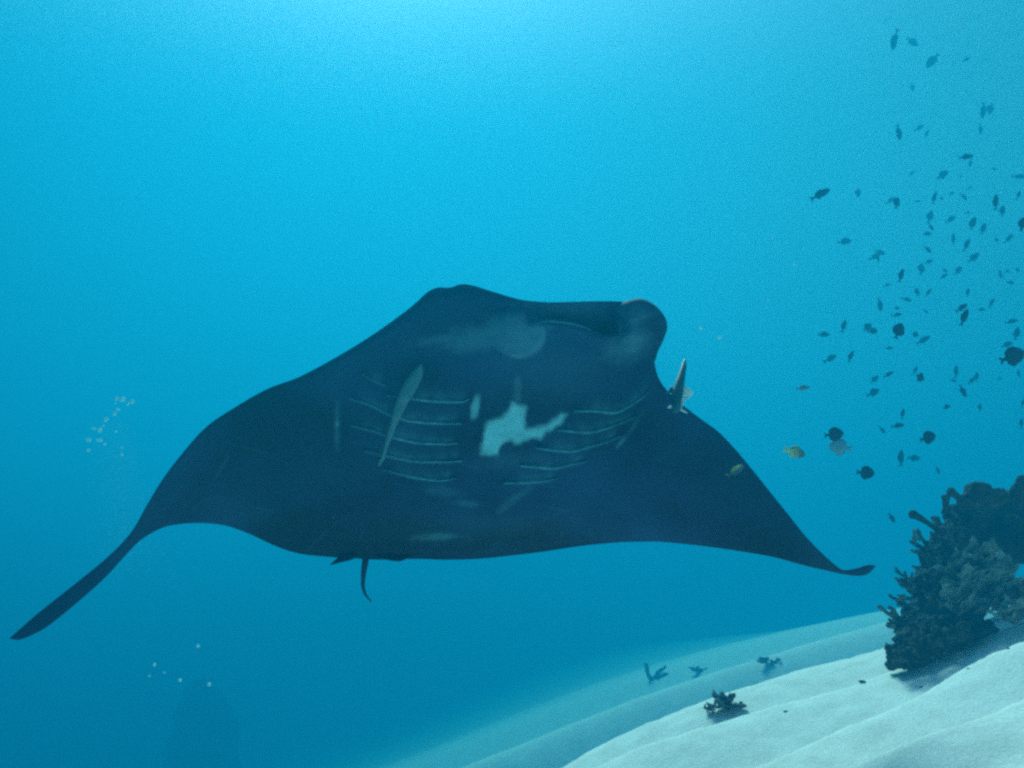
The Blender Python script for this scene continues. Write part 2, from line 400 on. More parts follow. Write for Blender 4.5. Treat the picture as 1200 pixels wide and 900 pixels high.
# whip tail and the pelvic fins under the rear edge
path = [ray_point(x, y, d) for x, y, d in catmull([(429, 645, 4.74), (428, 658, 4.80), (426, 672, 4.90), (425.5, 686, 5.0), (428, 696, 5.06), (435, 705, 5.10)], 6)]
v_, f_ = tube(path, [MS * (.022 - .018 * (i / (len(path) - 1))) for i in range(len(path))], 8)
o = link('tail', v_, f_, mskin, ray); set_pale(o, [0] * len(v_))
for ol in ([(404, 647), (420, 650), (412, 656), (400, 659), (387, 662), (394, 655)], [(440, 649), (480, 650), (474, 656), (466, 658), (455, 656.5), (445, 654)]):
    vs, fs, info = lens(closed(ol), lambda x, y: 4.70, .012, .012, 4)
    o = link('pelvic_fin', vs, fs, mskin, ray); set_pale(o, [0] * len(vs))
# ------------------------------------------------------------------ fish
CX = Vector((1, 0, 0)); CY = Vector((0, -math.sin(PITCH), math.cos(PITCH))); CZ = Vector((0, -math.cos(PITCH), -math.sin(PITCH)))
mfish = mat('dark_scales', (.022, .028, .036), .8, .12)
mfin = mat('dark_fin', (.03, .036, .042), .8, .1)
mpale = mat('pale_blue_scales', (.16, .20, .24), .5, .4)
mgrey = mat('grey_scales', (.13, .15, .15), .5, .4)
mblack = mat('eye_black', (.01, .01, .012), .2, .5)
mwhite = mat('white_belly', (.72, .74, .72), .5, .4)

def two_tone(name, a, b, lo, hi, axis=0):
    """skin that changes from colour a to colour b along the body"""
    m = mat(name, a, .5, .4); n = m.node_tree.nodes; l = m.node_tree.links
    tc = n.new('ShaderNodeTexCoord'); sp = n.new('ShaderNodeSeparateXYZ'); mr = n.new('ShaderNodeMapRange')
    mr.inputs[1].default_value = lo; mr.inputs[2].default_value = hi
    mx = n.new('ShaderNodeMix'); mx.data_type = 'RGBA'; mx.inputs[6].default_value = (*a, 1); mx.inputs[7].default_value = (*b, 1)
    l.new(tc.outputs['Object'], sp.inputs[0]); l.new(sp.outputs[axis], mr.inputs[0]); l.new(mr.outputs[0], mx.inputs[0])
    l.new(mx.outputs[2], n['Principled BSDF'].inputs['Base Color']); return m
myellow = two_tone('yellow_damsel_skin', (.75, .72, .25), (.10, .14, .10), -.25, .28)
mstripe = two_tone('olive_wrasse_skin', (.05, .10, .12), (.55, .55, .16), .02, .10, 2)

PROFILE = {   # x, upper, lower, half width (body length 1, head at +x)
    'slim': [(-.36, .035, .035, .012), (-.28, .055, .05, .022), (-.12, .125, .11, .05), (.06, .175, .155, .075), (.24, .165, .145, .08), (.38, .115, .10, .06), (.46, .06, .055, .035), (.5, .02, .02, .012)],
    'fat': [(-.34, .045, .045, .014), (-.26, .08, .075, .025), (-.10, .20, .18, .06), (.06, .255, .225, .08), (.22, .235, .21, .085), (.36, .17, .15, .065), (.45, .09, .085, .04), (.5, .03, .03, .014)],
    'disc': [(-.31, .05, .05, .014), (-.26, .07, .07, .02), (-.20, .17, .17, .035), (-.08, .29, .28, .06), (.08, .335, .325, .075), (.24, .315, .30, .075), (.37, .23, .22, .06), (.46, .12, .12, .035), (.5, .05, .05, .02)],
}
def body_mesh(kind, bend, seg=10):
    P = np.array(PROFILE[kind]); xs = np.linspace(P[0, 0], P[-1, 0], 13)
    vs, fs = [], []
    for x in xs:
        u, lw, hw = (np.interp(x, P[:, 0], P[:, k]) for k in (1, 2, 3)); yb = bend * (.2 - x) ** 2 * np.sign(.2 - x)
        for k in range(seg):
            a = 2 * math.pi * k / seg; z = math.sin(a); vs.append((x, yb + math.cos(a) * hw, z * (u if z > 0 else lw)))
    for i in range(len(xs) - 1):
        for k in range(seg):
            k2 = (k + 1) % seg; fs.append((i * seg + k, i * seg + k2, (i + 1) * seg + k2, (i + 1) * seg + k))
    fs.append(tuple(range(seg))[::-1]); fs.append(tuple((len(xs) - 1) * seg + k for k in range(seg)))
    return vs, fs
def fin_mesh(outline, bend, th=.008):
    """thin solid fin from an x-z outline, bent with the body"""
    m = len(outline); vs, fs = [], []
    cx = sum(p[0] for p in outline) / m; cz = sum(p[1] for p in outline) / m
    yb = lambda x: bend * (.2 - x) ** 2 * np.sign(.2 - x)
    for x, z in outline: vs.append((x, yb(x), z))
    vs += [(cx, yb(cx) + th, cz), (cx, yb(cx) - th, cz)]
    for k in range(m):
        k2 = (k + 1) % m; fs.append((k, k2, m)); fs.append((k2, k, m + 1))
    return vs, fs
FINS = {
    'slim': {'tail_fin': [(-.33, .03), (-.42, .10), (-.52, .16), (-.45, .03), (-.44, 0), (-.45, -.03), (-.52, -.16), (-.42, -.10), (-.33, -.03)],
             'dorsal_fin': [(.18, .16), (.10, .215), (-.04, .20), (-.18, .15), (-.22, .08), (0, .12)], 'anal_fin': [(-.02, -.12), (-.08, -.19), (-.19, -.13), (-.22, -.07), (-.1, -.08)]},
    'fat': {'tail_fin': [(-.31, .04), (-.40, .10), (-.51, .17), (-.46, .04), (-.45, 0), (-.46, -.04), (-.51, -.17), (-.40, -.10), (-.31, -.04)],
            'dorsal_fin': [(.20, .23), (.10, .29), (-.06, .29), (-.20, .20), (-.25, .09), (0, .18)], 'anal_fin': [(0, -.20), (-.08, -.28), (-.19, -.20), (-.24, -.08), (-.1, -.14)]},
    'disc': {'tail_fin': [(-.28, .045), (-.36, .07), (-.47, .15), (-.50, .12), (-.44, 0), (-.50, -.12), (-.47, -.15), (-.36, -.07), (-.28, -.045)],
             'dorsal_fin': [(.26, .29), (.12, .375), (-.06, .365), (-.22, .25), (-.25, .12), (0, .27)], 'anal_fin': [(.16, -.30), (.02, -.375), (-.10, -.345), (-.23, -.22), (-.25, -.11), (0, -.26)]},
}
PEC = [(.20, -.02), (.10, .02), (.0, -.03), (.04, -.10), (.12, -.09)]
MESHES = {}
def get_mesh(key, vf, m):
    if key not in MESHES:
        me = bpy.data.meshes.new(key[0]); me.from_pydata([tuple(map(float, v)) for v in vf[0]], [], vf[1]); me.update()
        me.polygons.foreach_set('use_smooth', [True] * len(me.polygons)); me.materials.append(m); MESHES[key] = me
    return MESHES[key]
def fish_matrix(px, py, d, length, heading, yaw, roll=0):
    h = heading % 360; flip = 90 < h < 270
    a = R(h - 180 if flip else h)
    X = CX * math.cos(a) + CY * math.sin(a); Zv = CX * -math.sin(a) + CY * math.cos(a)
    if flip: X = -X
    Yv = Zv.cross(X)
    M = Matrix((X, Yv, Zv)).transposed().to_4x4() @ Matrix.Rotation(R(yaw), 4, 'Z') @ Matrix.Rotation(R(roll), 4, 'X') @ Matrix.Scale(length, 4)
    M.translation = unproject(px, py, d); return M

def fish(px, py, lpx, heading, d, kind, bend, yaw, label, group, mb=None, mf=None, name='reef_fish', parts=True, eye=True):
    mb = mb or mfish; mf = mf or mfin
    L = lpx * d / FPX / max(.5, math.cos(R(yaw)))
    bk = round(bend, 2)
    if not parts:                                   # a few pixels long: body and fins in one mesh
        key = ('fish', kind, bk, mb.name)
        if key not in MESHES:
            vs, fs = body_mesh(kind, bk, 8); vs = list(vs); fs = list(fs)
            for f in FINS[kind].values():
                v2, f2 = fin_mesh(f, bk); o0 = len(vs); vs += v2; fs += [tuple(i + o0 for i in q) for q in f2]
            get_mesh(key, (vs, fs), mb)
        o = bpy.data.objects.new(name, MESHES[key]); COL.objects.link(o); o.matrix_world = fish_matrix(px, py, d, L, heading, yaw)
        return tag(o, label, 'fish', group)
    root = bpy.data.objects.new(name, None); COL.objects.link(root); root.matrix_world = fish_matrix(px, py, d, L, heading, yaw); root.empty_display_size = .1
    def part(nm, me):
        o = bpy.data.objects.new(nm, me); COL.objects.link(o); o.parent = root; return o
    part('body', get_mesh(('body', kind, bk, mb.name), body_mesh(kind, bk), mb))
    for nm, ol in FINS[kind].items(): part(nm, get_mesh((nm, kind, bk, mf.name), fin_mesh(ol, bk), mf))
    if eye:
        ex = .36 if kind != 'disc' else .35
        for s in (1, -1):
            vs = [(.02 * math.cos(a) * c + ex, s * (.05 + .02 * math.sin(b)) + bk * (.2 - ex) ** 2 * np.sign(.2 - ex), .02 * math.sin(a) * c + .05) for b, c in ((0, 1), (.8, .7), (1.5, .05)) for a in np.linspace(0, 2 * math.pi, 8, endpoint=False)]
            part('eye', get_mesh(('eye', kind, bk, s), (vs, [(i * 8 + k, i * 8 + (k + 1) % 8, i * 8 + 8 + (k + 1) % 8, i * 8 + 8 + k) for i in (0, 1) for k in range(8)] + [tuple(range(16, 24))]), mblack))
            part('pectoral_fin', get_mesh(('pectoral_fin', kind, bk, s, mf.name), ([(x, s * (.07 + (.2 - x) * .25), z) for x, z in PEC] + [(.09, s * (.11), -.035)], [(k, (k + 1) % 5, 5) for k in range(5)]), mf))
    return tag(root, label, 'fish', group)

SCHOOL = 'small fish schooling above the reef'
ROUND = 'round dark fish beside the manta wing'
# px, py, length px, heading (0 right, 90 up), depth, kind, bend, yaw, label
BIG = [
    (1186, 418, 31, 20, 4.6, 'disc', 0, 0, 'largest dark round fish, touching the right edge of the picture', ROUND, mfish, None),
    (1053, 388, 20, 66, 5.2, 'disc', .1, 10, 'dark round fish with its nose up and small tail below, above the coral', ROUND, mfish, None),
    (977, 509, 23, 8, 4.9, 'disc', 0, 0, 'dark round fish hanging directly above the pale round one', ROUND, mfish, None),
    (985, 524, 28, 172, 7.0, 'disc', 0, 5, 'pale blue round fish facing left just under a dark round one', ROUND, mpale, mpale),
    (1014, 554, 22, 354, 5.0, 'disc', 0, 5, 'dark round fish nearest the tip of the manta wing', ROUND, mfish, None),
    (1087, 513, 21, 15, 5.3, 'disc', 0, 10, 'dark round fish above the reef, tail low on its left', ROUND, mfish, None),
    (1078, 442, 13, 330, 6.0, 'disc', 0, 25, 'small dark round fish turned partly away from us', ROUND, mfish, None),
    (931, 530, 27, 344, 4.4, 'fat', 0, 0, 'yellow green fish with dark head beside the manta wing', None, myellow, myellow),
    (862, 552, 24, 34, 2.5, 'slim', 0, 0, 'small fish with yellow edged body in front of the manta wing', None, mstripe, mstripe),
    (961, 228, 26, 28, 6.4, 'slim', 0, 0, 'long dark fish at the left rim of the school, rising to the right', SCHOOL, mfish, None),
    (1130, 372, 22, 68, 5.8, 'slim', 0, 0, 'dark slim fish rising steeply with forked tail, below a second one', SCHOOL, mfish, None),
    (1127, 361, 17, 33, 6.6, 'slim', .1, 10, 'slim fish slanting to the right just over a bigger steep one', SCHOOL, mfish, None),
    (1048, 47, 23, 263, 9.6, 'slim', .6, 0, 'faint bent fish diving near the top of the school', SCHOOL, mfish, None),
    (1167, 237, 19, 86, 8.0, 'slim', 0, 0, 'nose up dark fish paired with a smaller one near the right edge', SCHOOL, mfish, None),
    (1053, 155, 19, 281, 9.8, 'slim', -.1, 0, 'faint slender fish pointing nearly straight down at the school rim', SCHOOL, mfish, None),
    (1132, 184, 18, 9, 8.6, 'slim', 0, 0, 'flat slender fish heading right with a tiny one under its head', SCHOOL, mfish, None),
    (1056, 323, 17, 74, 7.4, 'slim', 0, 0, 'dark fish standing nose up left of the middle of the school', SCHOOL, mfish, None),
    (1051, 238, 15, 76, 8.6, 'fat', 0, 15, 'broad fish nose up overlapping a fainter one on its left', SCHOOL, mfish, None),
    (1198, 263, 18, 74, 6.0, 'fat', 0, 10, 'dark thick fish cut by the right edge of the picture', SCHOOL, mfish, None),
    (1056, 537, 20, 88, 8.0, 'slim', 0, 0, 'bluish fish hanging upright above the coral fingers', SCHOOL, mfish, None),
    (1052, 499, 16, 9, 7.4, 'slim', 0, 0, 'level slim fish above the upright bluish fish', SCHOOL, mfish, None),
    (1128, 458, 17, 299, 7.0, 'slim', -.2, 0, 'fish diving to the right with a thin long tail', SCHOOL, mfish, None),
    (941, 455, 17, 8, 6.6, 'slim', 0, 0, 'lone level fish above the yellow green fish', SCHOOL, mgrey, mgrey),
    (1045, 607, 14, 302, 7.0, 'slim', 0, 0, 'lone small fish diving left of the coral top', SCHOOL, mfish, None),
]
for px, py, l_, h, d, k, b, y, lab, grp, m1, m2 in BIG:
    fish(px, py, l_, h, d, k, b, y, lab, grp, m1, m2, eye=l_ > 18)
SMALL = [
    (1040, 23, 15, 225), (1069, 49, 15, 315), (1093, 71, 15, 235), (1143, 21, 13, 35), (1183, 40, 14, 15), (1135, 51, 14, 280), (1142, 53, 13, 245), (1132, 70, 10, 30), (1155, 72, 13, 5), (1157, 83, 10, 20),
    (1038, 106, 15, 70), (1069, 102, 9, 290), (1192, 2, 13, 20), (1046, 127, 13, 275), (1077, 150, 13, 30), (1086, 157, 10, 65), (1152, 129, 16, 285), (1161, 127, 15, 240), (1149, 151, 12, 275), (1063, 181, 7, 270),
    (1137, 191, 9, 270), (1105, 205, 15, 35), (1069, 203, 9, 40), (1107, 194, 8, 280), (1125, 204, 8, 280), (1165, 198, 8, 0), (1194, 207, 14, 350), (1189, 132, 8, 90), (1005, 227, 16, 60), (1044, 235, 11, 30),
    (1095, 232, 12, 90), (1129, 230, 11, 300), (1175, 247, 12, 85), (1194, 228, 10, 60), (1090, 254, 14, 75), (1114, 257, 11, 30), (1086, 274, 12, 5), (1091, 266, 10, 300), (1140, 262, 13, 85), (1152, 268, 11, 95),
    (1117, 280, 12, 95), (1133, 287, 15, 65), (1167, 281, 9, 0), (1182, 280, 11, 55), (1087, 292, 11, 310), (1141, 302, 13, 45), (1088, 307, 12, 20), (1080, 315, 13, 75), (1123, 317, 11, 45), (1106, 324, 11, 35),
    (1107, 317, 9, 330), (1031, 296, 14, 350), (1025, 301, 14, 25), (1029, 303, 9, 90), (1040, 334, 8, 20), (1075, 342, 9, 90), (1088, 343, 10, 60), (1134, 343, 11, 70), (1171, 318, 8, 0), (1173, 323, 8, 90),
    (1180, 318, 7, 20), (1184, 331, 7, 340), (1192, 316, 7, 320), (1075, 236, 7, 0), (1134, 249, 6, 15), (1137, 220, 6, 30), (1115, 227, 6, 20), (1031, 357, 15, 290), (1063, 351, 11, 345), (1051, 369, 9, 10),
    (1051, 361, 7, 0), (1016, 384, 15, 30), (1023, 388, 12, 5), (1072, 392, 11, 355), (1082, 399, 15, 40), (1150, 363, 9, 0), (1162, 355, 10, 70), (1185, 377, 11, 15), (1192, 391, 14, 85), (1180, 404, 11, 25),
    (1085, 365, 7, 310), (1041, 439, 12, 30), (1025, 445, 11, 60), (1024, 460, 14, 25), (1073, 434, 9, 60), (1121, 435, 13, 80), (1117, 446, 8, 345), (1139, 446, 12, 40), (1145, 441, 10, 80), (1171, 444, 6, 30),
    (1194, 438, 9, 90), (1109, 477, 12, 10), (1148, 478, 11, 60), (1199, 472, 10, 70), (1058, 485, 12, 85), (1042, 408, 8, 0), (974, 420, 15, 25), (997, 418, 13, 80), (1034, 504, 10, 315), (1071, 537, 13, 0),
    (990, 283, 14, 5), (965, 392, 15, 0), (989, 382, 14, 65), (1099, 551, 10, 295), (1197, 496, 11, 90), (1103, 233, 7, 10),
]
def small_label(px, py, l_, h):
    band = ('near top edge' if py < 95 else 'high in school' if py < 215 else 'in mid school' if py < 345 else 'in lower school' if py < 450 else 'at school bottom')
    side = 'left side' if px < 1065 else 'centre' if px < 1125 else 'right side' if px < 1165 else 'far right side'
    h = h % 360
    pose = ('heading right' if h < 20 or h > 340 else 'slanting up to the right' if h < 55 else 'pointing nose up' if h < 125 else 'slanting down to the left' if 200 < h < 255 else 'pointing nose down' if h < 300 else 'slanting down to the right')
    size = 'tiny fish' if l_ < 9 else 'small fish' if l_ < 13 else 'dark fish'
    return f'{size} {pose}, {side} {band}'
labs = [small_label(*q) for q in SMALL]
def ranked(i):
    """a fish that shares its description with others is told apart by its height among them"""
    same = sorted([k for k in range(len(SMALL)) if labs[k] == labs[i]], key=lambda k: (SMALL[k][1], SMALL[k][0])); n_ = len(same)
    if n_ == 1: return labs[i]
    q = same.index(i)
    return labs[i] + ', ' + {2: ('upper', 'lower'), 3: ('highest', 'middle', 'lowest'), 4: ('highest', 'second highest', 'second lowest', 'lowest')}[n_][q] + ' of ' + {2: 'two', 3: 'three', 4: 'four'}[n_]
for i, (px, py, l_, h) in enumerate(SMALL):
    d = (13.5 if py < 220 else 11.5 if py < 345 else 10.0) * (1.25 if l_ < 9 else 1.0) * random.uniform(.88, 1.12)
    fish(px, py, l_ * 1.08, h, d, random.choice(['slim', 'slim', 'fat']), random.choice([0, 0, .3, -.3, .6]), random.uniform(-35, 35), ranked(i), SCHOOL, parts=False)

# remora clinging to the belly, seen from above its flat head, and a second one at the shoulder
def lofted(path, wid, thick, side, seg=12):
    """body from a path, half widths across `side` and half thicknesses"""
    vs, fs = [], []; n = len(path)
    for i, p in enumerate(path):
        t = (path[min(i + 1, n - 1)] - path[max(i - 1, 0)]).normalized(); s = (side - t * side.dot(t)).normalized(); u = t.cross(s)
        for k in range(seg):
            a = 2 * math.pi * k / seg; vs.append(p + s * math.cos(a) * wid[i] + u * math.sin(a) * thick[i])
    for i in range(n - 1):
        for k in range(seg):
            k2 = (k + 1) % seg; fs.append((i * seg + k, i * seg + k2, (i + 1) * seg + k2, (i + 1) * seg + k))
    fs.append(tuple(range(seg))[::-1]); fs.append(tuple((n - 1) * seg + k for k in range(seg))); return vs, fs
mrem = mat('remora_skin', (.045, .15, .19), .5, .35)
cl = catmull([(494, 427), (489, 438), (482, 450), (475, 463), (468, 478), (463, 492), (458, 506), (453, 522), (449, 535), (445, 545)], 4)
wp = np.interp(np.linspace(0, 1, len(cl)), [0, .05, .14, .28, .42, .6, .8, 1], [1.5, 4.5, 8.2, 9.0, 7.2, 4.6, 2.6, .9])
path = [ray_point(x, y, belly_depth(x, y) - .035 - .03 * math.sin(math.pi * i / len(cl))) for i, (x, y) in enumerate(cl)]
root = bpy.data.objects.new('remora', None); COL.objects.link(root); tag(root, 'pale slender remora lying across the gill slits on the manta belly', 'fish', 'remoras riding the manta')
v_, f_ = lofted(path, [w_ * 3.6 * MS / FPX for w_ in wp], [w_ * .6 * 3.6 * MS / FPX for w_ in wp], CX); link('body', v_, f_, mrem, root)
for ol, nm in (([(448, 533), (452, 536), (447, 543), (444, 547), (443, 544)], 'tail_fin'), ([(471, 484), (467, 492), (461, 506), (458, 512), (461, 500), (466, 486)], 'anal_fin'), ([(487, 452), (489, 455), (483, 462), (480, 464), (482, 458)], 'pectoral_fin')):
    vs, fs, _ = lens(closed(ol, 3), lambda x, y: belly_depth(x, y) - .04, .004, .004, 3); link(nm, vs, fs, mrem, root)

root = bpy.data.objects.new('remora', None); COL.objects.link(root); tag(root, 'remora with white belly and fins hanging beside the manta shoulder, tail up', 'fish', 'remoras riding the manta')
mrem2 = mat('remora_back', (.02, .09, .13), .5, .35)
cl = catmull([(791.5, 484, 3.74), (792, 476, 3.75), (793, 466, 3.77), (795, 455, 3.80), (798, 443, 3.84), (800.5, 432, 3.88), (802.5, 421, 3.93)], 5)
wp = np.interp(np.linspace(0, 1, len(cl)), [0, .05, .15, .35, .6, .85, 1], [2.2, 4.6, 6.2, 7.0, 5.6, 3.2, 1.0])
path = [ray_point(x, y, d) for x, y, d in cl]
v_, f_ = lofted(path, [w_ * 3.8 * MS / FPX for w_ in wp], [w_ * .8 * 3.8 * MS / FPX for w_ in wp], CX); link('body', v_, f_, mrem2, root)
for nm, ol, d, m_ in (('tail_fin', [(800, 433), (804, 434), (804.5, 427), (802.8, 420), (801.5, 426)], 3.9, mrem2), ('pectoral_fin', [(802, 452), (808, 456), (812, 460), (806, 464), (800, 464), (798, 458)], 3.80, mwhite),
                      ('pectoral_fin', [(787, 452), (783, 458), (779.5, 462), (784, 461), (788, 459)], 3.80, mrem2), ('pelvic_fin', [(797, 478), (801, 480), (806.5, 484.5), (801, 483), (797, 481)], 3.74, mwhite),
                      ('pelvic_fin', [(787, 475), (783, 476), (782, 478), (787, 478)], 3.74, mwhite), ('belly', [(799, 465), (803, 466), (807, 464), (813, 459.5), (808, 466), (802, 469), (800, 475), (798, 480), (796, 477), (797, 470)], 3.76, mwhite)):
    vs, fs, _ = lens(closed(ol, 3), lambda x, y: d, .008, .008, 4); link(nm, vs, fs, m_, root)
# ------------------------------------------------------------------ reef and corals
def coral_material(name, dark, light, scale=18, contrast=(.38, .66)):
    m = mat(name, dark, .9, .1); n = m.node_tree.nodes; l = m.node_tree.links
    tc = n.new('ShaderNodeTexCoord'); nz = n.new('ShaderNodeTexNoise'); nz.inputs['Scale'].default_value = scale; nz.inputs['Detail'].default_value = 8; nz.inputs['Roughness'].default_value = .65
    cr = n.new('ShaderNodeValToRGB'); cr.color_ramp.elements[0].position = contrast[0]; cr.color_ramp.elements[1].position = contrast[1]
    cr.color_ramp.elements[0].color = (*dark, 1); cr.color_ramp.elements[1].color = (*light, 1)
    l.new(tc.outputs['Object'], nz.inputs['Vector']); l.new(nz.outputs[0], cr.inputs[0]); l.new(cr.outputs[0], n['Principled BSDF'].inputs['Base Color'])
    vo = n.new('ShaderNodeTexVoronoi'); vo.inputs['Scale'].default_value = scale * 5; l.new(tc.outputs['Object'], vo.inputs['Vector'])
    ad = n.new('ShaderNodeMath'); ad.operation = 'ADD'; l.new(nz.outputs[0], ad.inputs[0]); l.new(vo.outputs['Distance'], ad.inputs[1])
    bp = n.new('ShaderNodeBump'); bp.inputs['Strength'].default_value = .8; bp.inputs['Distance'].default_value = .015
    l.new(ad.outputs[0], bp.inputs['Height']); l.new(bp.outputs[0], n['Principled BSDF'].inputs['Normal']); return m
mrock = coral_material('reef_rock', (.008, .010, .012), (.040, .050, .042), 9)  # kept darker than bare stone: overhang shade is put into this colour
mtuft = coral_material('haze_paled_coral', (.07, .10, .11), (.22, .30, .30), 20)  # lighter bluish tone puts distance haze into the colour of far corals, scraps too
mmound = coral_material('mound_coral_skin', (.020, .026, .024), (.16, .18, .14), 34, (.42, .70))
mdark = coral_material('dark_coral', (.020, .022, .020), (.085, .085, .065), 22)
mmid = coral_material('brown_coral', (.035, .05, .05), (.30, .40, .38), 30)
mfol = coral_material('leafy_coral', (.09, .13, .12), (.34, .46, .44), 20)

ICO = None
def ico():
    global ICO
    if ICO is None:
        bm = bmesh.new(); bmesh.ops.create_icosphere(bm, subdivisions=3, radius=1)
        ICO = ([v.co.copy() for v in bm.verts], [tuple(v.index for v in f.verts) for f in bm.faces]); bm.free()
    return ICO
def lumps(name, balls, m, voxel, d1, s1, d2, s2, parent=None):
    """rough lumpy solid: overlapping balls fused into one skin and roughened"""
    V0, F0 = ico(); vs, fs = [], []
    for c, r, sc in balls:
        o0 = len(vs); off = Vector((random.uniform(-9, 9),) * 3)
        for v in V0:
            k = 1 + .22 * noise.noise(v * 1.7 + off)
            vs.append(c + Vector((v.x * sc[0], v.y * sc[1], v.z * sc[2])) * r * k)
        fs += [tuple(i + o0 for i in f) for f in F0]
    o = link(name, vs, fs, m, parent)
    rm = o.modifiers.new('fuse', 'REMESH'); rm.mode = 'VOXEL'; rm.voxel_size = voxel; rm.use_smooth_shade = True
    for i, (st, sz) in enumerate(((d1, s1), (d2, s2))):
        t = bpy.data.textures.new(name + '_relief', 'CLOUDS'); t.noise_scale = sz; t.noise_depth = 3
        dm = o.modifiers.new('relief', 'DISPLACE'); dm.texture = t; dm.strength = st; dm.mid_level = .5
    return o

_g = ground_hit(1047, 785); RS = (_g.y * math.cos(PITCH) + _g.z * math.sin(PITCH)) / 4.66
def on(px, py, d): return unproject(px, py, d * RS)
BASE = ground_hit(1045, 782); BD = 4.75
def px_m(d): return d * RS / FPX                                            # metres per photo pixel at depth d

# big dark boulder of the reef with an overhang
balls = []
for x, y, r, d in ((1120, 634, 26, 5.15), (1135, 615, 30, 5.2), (1160, 610, 32, 5.25), (1190, 606, 34, 5.25), (1225, 606, 44, 5.3), (1268, 610, 48, 5.35), (1120, 655, 38, 5.2), (1150, 640, 40, 5.2), (1185, 630, 36, 5.15),
                   (1228, 630, 36, 5.2), (1108, 690, 36, 5.2), (1118, 715, 28, 5.25), (1135, 690, 32, 5.35), (1104, 666, 20, 5.2), (1160, 662, 20, 5.35), (1270, 650, 36, 5.4), (1300, 690, 45, 5.4), (1084, 715, 22, 5.1),
                   (1068, 724, 15, 5.0), (1095, 730, 18, 5.0), (1120, 732, 16, 5.05), (1140, 722, 14, 5.1)):
    balls.append((on(x, y, d + .3), r * px_m(d + .3) * .92, (1, 1.0, .95)))
rock = lumps('reef_boulder', balls, mrock, .016, .07, .14, .035, .04)
tag(rock, 'big dark reef boulder overhanging the sand at the right edge', 'reef rock')

def branch(base, direction, length, rad, parent, m, fork=2, club=1.25, flat=.8):
    """one knobbly coral branch with side twigs, one closed mesh"""
    vs, fs = [], []
    def grow(p, dr, ln, rd, lvl):
        path, rads = [], []; q = p.copy(); dd = dr.normalized(); n = 7
        for i in range(n):
            e = i / (n - 1)
            path.append(q.copy()); rads.append(rd * (1.1 - .35 * e + (club - .75) * max(0, e - .6) / .4 * .8) * random.uniform(.85, 1.18) * (.45 if i == n - 1 else 1))
            dd = (dd + Vector((random.uniform(-.22, .22), random.uniform(-.22, .22), random.uniform(-.1, .22)))).normalized(); q = q + dd * ln / (n - 1)
        v, f = tube(path, rads, 7, flat); o0 = len(vs); vs.extend(v); fs.extend(tuple(i + o0 for i in g) for g in f)
        if lvl < 1:
            for k in range(fork):
                i = random.randint(2, 5); s = Vector((random.uniform(-1, 1), random.uniform(-1, 1), random.uniform(-.2, .9)))
                grow(path[i], (dr.normalized() * .8 + s * .8), ln * random.uniform(.3, .5), rd * .8, lvl + 1)
    grow(base, direction, length, rad, 0)
    return link('branch', vs, fs, m, parent)

def plate(base, out, up, size, parent, m, spread=2.2):
    """one thin ruffled coral plate, fanning from its base"""
    out = out.normalized(); side = out.cross(up).normalized(); up = side.cross(out).normalized()
    nr, na = 6, 17; ph = random.uniform(0, 9); top, vs, fs = [], [], []
    for side_ in (1, -1):
        for i in range(nr):
            r = i / (nr - 1)
            for k in range(na):
                a = (k / (na - 1) - .5) * spread
                rr = r * size * (1 + .22 * math.sin(a * 5 + ph) * r + .12 * math.sin(a * 11 + ph * 2) * r + .10 * noise.noise(Vector((a * 3, ph, 0))))
                lift = size * (.32 * r * r + .13 * r * math.sin(a * 6.5 + ph) + .05 * r * math.sin(a * 13 + ph))
                th = size * .035 * (1 - .6 * r)
                vs.append(base + out * (rr * math.cos(a)) + side * (rr * math.sin(a)) + up * (lift + side_ * th))
    o = nr * na
    for i in range(nr - 1):
        for k in range(na - 1):
            a, b, c, d = i * na + k, i * na + k + 1, (i + 1) * na + k + 1, (i + 1) * na + k
            fs.append((a, d, c, b)); fs.append((a + o, b + o, c + o, d + o))
    for k in range(na - 1):
        a, b = (nr - 1) * na + k, (nr - 1) * na + k + 1; fs.append((a, a + o, b + o, b))
    for i in range(nr - 1):
        for k in (0, na - 1):
            a, b = i * na + k, (i + 1) * na + k; fs.append((a, b, b + o, a + o) if k == 0 else (a, a + o, b + o, b))
    return link('plate', vs, fs, m, parent)

def colony(name, label, group=None):
    root = bpy.data.objects.new(name, None); COL.objects.link(root); return tag(root, label, 'coral', group)
LEFT, UP, NEAR = Vector((-1, 0, 0)), Vector((0, 0, 1)), Vector((0, -1, 0))
BR = 'branching corals on the reef'
